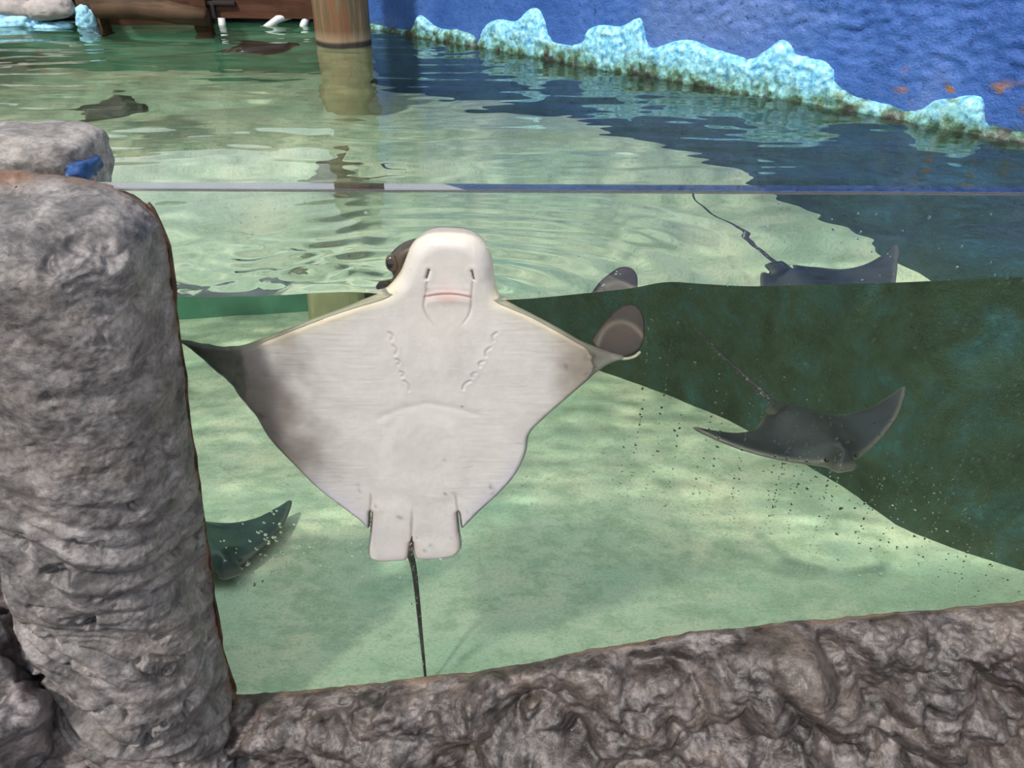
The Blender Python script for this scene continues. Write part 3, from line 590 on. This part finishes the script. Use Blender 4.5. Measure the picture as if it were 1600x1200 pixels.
# ------------------------------------------------------------------ other rays, seen from above; greenish tints stand for the water's haze
KITE = [(0.0, 0.50), (0.055, 0.495), (0.085, 0.455), (0.10, 0.40), (0.20, 0.345), (0.38, 0.235), (0.56, 0.09), (0.68, -0.045), (0.735, -0.125), (0.72, -0.150), (0.62, -0.125), (0.45, -0.10), (0.30, -0.15), (0.19, -0.265), (0.115, -0.345), (0.085, -0.30), (0.08, -0.36), (0.07, -0.42), (0.0, -0.43)]
KITE = KITE + [(-a, b) for a, b in KITE[-2:0:-1]]
def swimming_ray(label, loc, heading, width, flap, top_c, mat_group='rays swimming in the pool', droop=0.0, tail_dir=None, roll=0.0, pitch=0.0, ul=0.0, ur=0.0, tail=1.0):
    r = empty('cownose_ray', loc); tag(r, label, 'ray', mat_group)
    sc_ = width/1.47; q, bnd, d, F = plate(KITE, 0.014, 5)
    x, y = q[:, 0], q[:, 1]; er = np.sqrt(np.clip(1-(1-np.minimum(d/0.06, 1))**2, 0, 1))
    w = np.exp(-(x/0.16)**2)*np.minimum(d/0.1, 1)
    kf = np.where(x < 0, flap+ul, flap+ur)
    zc = kf*np.abs(x)**1.8 - 0.10*y*np.abs(x)
    nn = fbm(np.stack([x, y, 0*x], 1)*8, 3)
    up = np.stack([x, y, zc + 0.02*er + 0.11*w], 1)*sc_; dn = np.stack([x, y, zc - 0.02*er - 0.04*w], 1)*sc_
    V, FF, add = two_sided(q, bnd, F, up, dn)
    c = np.array(top_c)[None]*(1+0.35*nn[:, None]); k = sstep(0.035, 0.0, d)[:, None]; c = c*(1-0.5*k) + np.array([0.30, 0.27, 0.20])*0.5*k
    c = np.concatenate([c, np.tile([0.62, 0.58, 0.52], (len(add), 1))])
    mesh('body', V, FF, M['skin'], r, col=np.clip(c, 0, 1))
    td = (Vector(tail_dir) if tail_dir else Vector((0.05, -1.0, 0.1)))*tail
    pts = spline([Vector((0, -0.40, 0.03))*sc_, (Vector((0, -0.40, 0.03)) + td*0.3)*sc_, (Vector((0.0, -0.40, 0.03)) + td*0.7 + Vector((0.03, 0, 0.02)))*sc_, (Vector((0, -0.40, 0.03)) + td*1.15)*sc_], 6, False)
    tube('tail', [tuple(p) for p in pts], np.linspace(0.022, 0.006, len(pts))*sc_, M['tail'], r, 8)
    for sg in (-1, 1): ellipsoid('eye', (sg*0.10*sc_, 0.40*sc_, 0.045*sc_), (0.014*sc_, 0.018*sc_, 0.014*sc_), M['eye'], r, 12, 8)
    h = math.atan2(-heading[0], heading[1])
    r.rotation_euler = (Matrix.Rotation(h, 4, 'Z') @ Matrix.Rotation(roll, 4, 'Y') @ Matrix.Rotation(pitch, 4, 'X')).to_euler()
    return r
DK = (0.055, 0.055, 0.055)
swimming_ray('dark grey ray gliding above the pool bottom by the algae covered wall', (0.640, 0.365, -0.465), (0.30, -0.95), 0.50, 0.20, (0.03, 0.034, 0.032), ur=0.0, ul=0.12, roll=0.05, pitch=-0.03)
swimming_ray('dark ray resting on the pool bottom close behind the pillar', (-0.86, 0.72, -1.0), (0.6, -0.8), 0.62, 0.05, (0.03, 0.06, 0.055))
swimming_ray('grey green ray under the rippled surface beyond the pillar top', (-1.46, 1.75, -0.62), (0.97, 0.1), 0.42, 0.05, (0.085, 0.105, 0.075), tail=0.6)
swimming_ray('very dark ray just under the surface beside the wooden piling', (-1.02, 2.20, -0.10), (0.85, 0.5), 0.50, 0.12, (0.02, 0.018, 0.017), ur=0.30)
swimming_ray('brownish ray deep in the pool in line with the piling', (-0.60, 1.46, -0.90), (-0.96, -0.25), 0.40, 0.04, (0.19, 0.20, 0.12), tail=0.4)

# ------------------------------------------------------------------ things at the far side of the pool
nth, nz = 64, 120
T, Zg = np.meshgrid(np.linspace(0, 2*math.pi, nth, endpoint=False), np.linspace(-1.06, 1.7, nz)); T, Zg = T.ravel(), Zg.ravel()
rr = 0.107*(1 + 0.03*np.cos(4*T+0.6)) + 0.003*pn(np.stack([np.cos(T)*4, np.sin(T)*4, Zg*1.2], 1)) + 0.0015*pn(np.stack([np.cos(T)*14, np.sin(T)*14, Zg*2], 1))
Pp = np.stack([-0.68+rr*np.cos(T)*1.0, 2.225+rr*np.sin(T), Zg], 1)
FF = gridfaces(nth, nz, True).tolist() + [list(range((nz-1)*nth, nz*nth))]
tag(mesh('wooden_piling', Pp, FF, M['piling']), 'thick weathered wooden piling standing in the pool', 'piling')

dock = empty('dock', (-1.4, 2.75, 0.0)); tag(dock, 'dark brown wooden dock along the far side of the pool', 'dock')
DO = Vector((-1.4, 2.75, 0.0))
def dbox(name, lo, hi, mat, rough=0.006, seed=0, bev=0.006):
    return box(name, Vector(lo)-DO, Vector(hi)-DO, mat, dock, bev, rough, seed)
for k, (x0, x1, z0, z1, yy) in enumerate([(-1.42, -0.78, 0.026, 0.19, 2.68), (-1.42, -0.74, 0.196, 0.36, 2.685), (-1.42, -0.74, 0.366, 0.53, 2.68), (-2.7, -1.43, 0.12, 0.30, 2.74), (-2.7, -1.43, 0.306, 0.53, 2.735), (-1.90, -1.43, -0.03, 0.115, 2.72)]):
    dbox('plank', (x0, yy, z0), (x1, yy+0.05, z1), M['dock'], 0.006, k*3)
dbox('shade_sheet', (-2.7, 2.80, -0.02), (-0.74, 2.84, 0.53), M['iron'], 0, 0, 0.004)  # added black sheet, stands for the shade in the gap under the planks
dbox('deck_board', (-2.7, 2.62, 0.535), (-0.74, 3.4, 0.57), M['dock'], 0.004, 20)
dbox('support_post', (-1.93, 2.64, -0.3), (-1.84, 2.73, 0.53), M['log'], 0.006, 9)
dbox('support_post', (-1.43, 2.645, -0.3), (-1.36, 2.70, 0.53), M['dock'], 0.006, 15)
br = dbox('iron_bracket', (-1.385, 2.662, 0.083), (-1.235, 2.682, 0.098), M['iron'], 0, 0, 0.003)
box('bracket_arm', (0.055, -0.092, 0.03), (0.072, -0.07, 0.09), M['iron'], br, 0.003)
tag(tube('log', [(-1.82, 2.60, 0.085), (-1.65, 2.59, 0.085), (-1.5, 2.585, 0.066), (-1.34, 2.58, 0.045)], [0.05, 0.05, 0.045, 0.036], M['log'], None, 24), 'weathered brown log leaning against the dark dock planks', 'log')
for lab, pts in (('white pipe end slanting out from under the dock planks', [(-1.13, 2.66, -0.02), (-1.06, 2.68, 0.025), (-1.0, 2.72, 0.04)]), ('upright white pipe stub under the dock, close to the piling', [(-0.965, 2.69, -0.04), (-0.95, 2.69, 0.0), (-0.935, 2.70, 0.03)]),
                 ('small grey pipe end below the iron bracket', [(-1.31, 2.67, -0.03), (-1.31, 2.67, 0.0), (-1.31, 2.675, 0.03)])):
    tag(tube('pipe', pts, 0.016, M['pipe'], None, 14), lab, 'pipe', 'pipes under the dock')
tag(box('red_panel', (-2.20, 2.70, 0.075), (-2.02, 2.735, 0.12), M['red'], None, 0.004), 'bright red panel behind the grey canvas bags', 'panel')
def bag(label, c, r, rz):
    e_ = empty('sandbag', c); tag(e_, label, 'sandbag', 'canvas bags by the dock')
    ellipsoid('sack', (0, 0, 0), r, M['canvas'], e_, 64, 40, 0.10, 16, None, 0.75)
    tube('seam', [(r[0]*0.93*math.cos(a)*1.0, -r[1]*0.95*abs(math.sin(a))-0.002, r[2]*0.15*math.cos(a*2)) for a in np.linspace(0, math.pi, 16)], 0.003, M['canvas'], e_, 6)
    e_.rotation_euler = (0, rz, 0)
bag('grey canvas bag slumped at the corner of the pool, next to the red panel', (-2.26, 2.66, 0.078), (0.155, 0.06, 0.038), 0.14)
bag('grey canvas bag lying between the log and the other bag', (-2.045, 2.63, 0.072), (0.105, 0.06, 0.046), -0.06)
for lab, c_, r_ in (('pale blue painted foam rock under the slumped bag', (-2.26, 2.66, 0.012), (0.15, 0.06, 0.042)), ('small blue painted rock at the dock corner, beside the brown log', (-1.905, 2.655, 0.03), (0.045, 0.05, 0.05)), ('thin blue painted rock beneath the bag near the log', (-2.05, 2.64, -0.012), (0.08, 0.05, 0.028))):
    o = ellipsoid('painted_rock', c_, r_, M['bluefoam'], None, 60, 40, 0.25, 22, None, 0.8); tag(o, lab, 'rock', 'painted rocks by the dock')

# ------------------------------------------------------------------ water beads on the pane
rnd = random.Random(11); beads = []
def bead(x, z, r, asp=1.0):
    if z > np.interp(x, SX, SZ)+0.012 and x > np.interp(z, EDZ, EDX)+0.02: beads.append((x, z, r, asp))
for _ in range(34):                                   # run-off lines
    x0 = rnd.uniform(0.16, 1.05); z0 = rnd.uniform(-0.35, 0.02); L = rnd.uniform(0.15, 0.6)
    zc = z0; xx_ = x0
    while zc > z0-L:
        zc -= rnd.uniform(0.006, 0.028); xx_ += rnd.gauss(0, 0.0018)
        bead(xx_, zc, rnd.uniform(0.0010, 0.0024), rnd.uniform(1.0, 1.9))
for _ in range(420):
    x0 = rnd.gauss(0.75, 0.28); z0 = rnd.uniform(-0.75, 0.0)
    bead(x0, z0, abs(rnd.gauss(0.0015, 0.0008))+0.0007, rnd.uniform(0.8, 1.5))
for _ in range(260):
    bead(rnd.uniform(-0.56, 0.1), rnd.uniform(-0.95, -0.35), abs(rnd.gauss(0.0014, 0.0007))+0.0007, rnd.uniform(0.8, 1.5))
for _ in range(60):
    bead(rnd.gauss(-0.46, 0.05), rnd.gauss(-0.55, 0.07), rnd.uniform(0.0014, 0.0036), rnd.uniform(0.8, 1.4))
for _ in range(120):
    bead(rnd.uniform(-0.45, 0.8), rnd.uniform(0.0, 0.16), abs(rnd.gauss(0.0010, 0.0006))+0.0005, rnd.uniform(0.8, 1.3))
for _ in range(26):
    bead(rnd.uniform(-0.2, 1.0), rnd.uniform(-0.7, 0.14), rnd.uniform(0.0022, 0.0038), rnd.uniform(0.7, 1.2))
na, nr = 10, 4; tv = []; 
for j in range(nr):
    a = j/nr*math.pi/2
    for i in range(na): tv.append((math.cos(a)*math.cos(2*math.pi*i/na), -math.sin(a), math.cos(a)*math.sin(2*math.pi*i/na)))
tv.append((0, -1, 0)); tv = np.array(tv); tf = gridfaces(na, nr, True).tolist() + [[(nr-1)*na+i, (nr-1)*na+(i+1) % na, nr*na] for i in range(na)]
VV, FF = [], []
for k, (bx, bz, br_, asp) in enumerate(beads):
    sk = rnd.uniform(-0.4, 0.4); t_ = tv*np.array([br_, br_*0.55, br_*asp]); t_[:, 0] += sk*t_[:, 2]
    VV.append(t_ + np.array([bx, -0.0362, bz])); FF += [[i+k*len(tv) for i in f] for f in tf]
tag(mesh('water_droplets', np.concatenate(VV), FF, M['drop']), 'tiny clear water droplets and run-off lines on the viewing pane', 'droplets', kind='stuff')
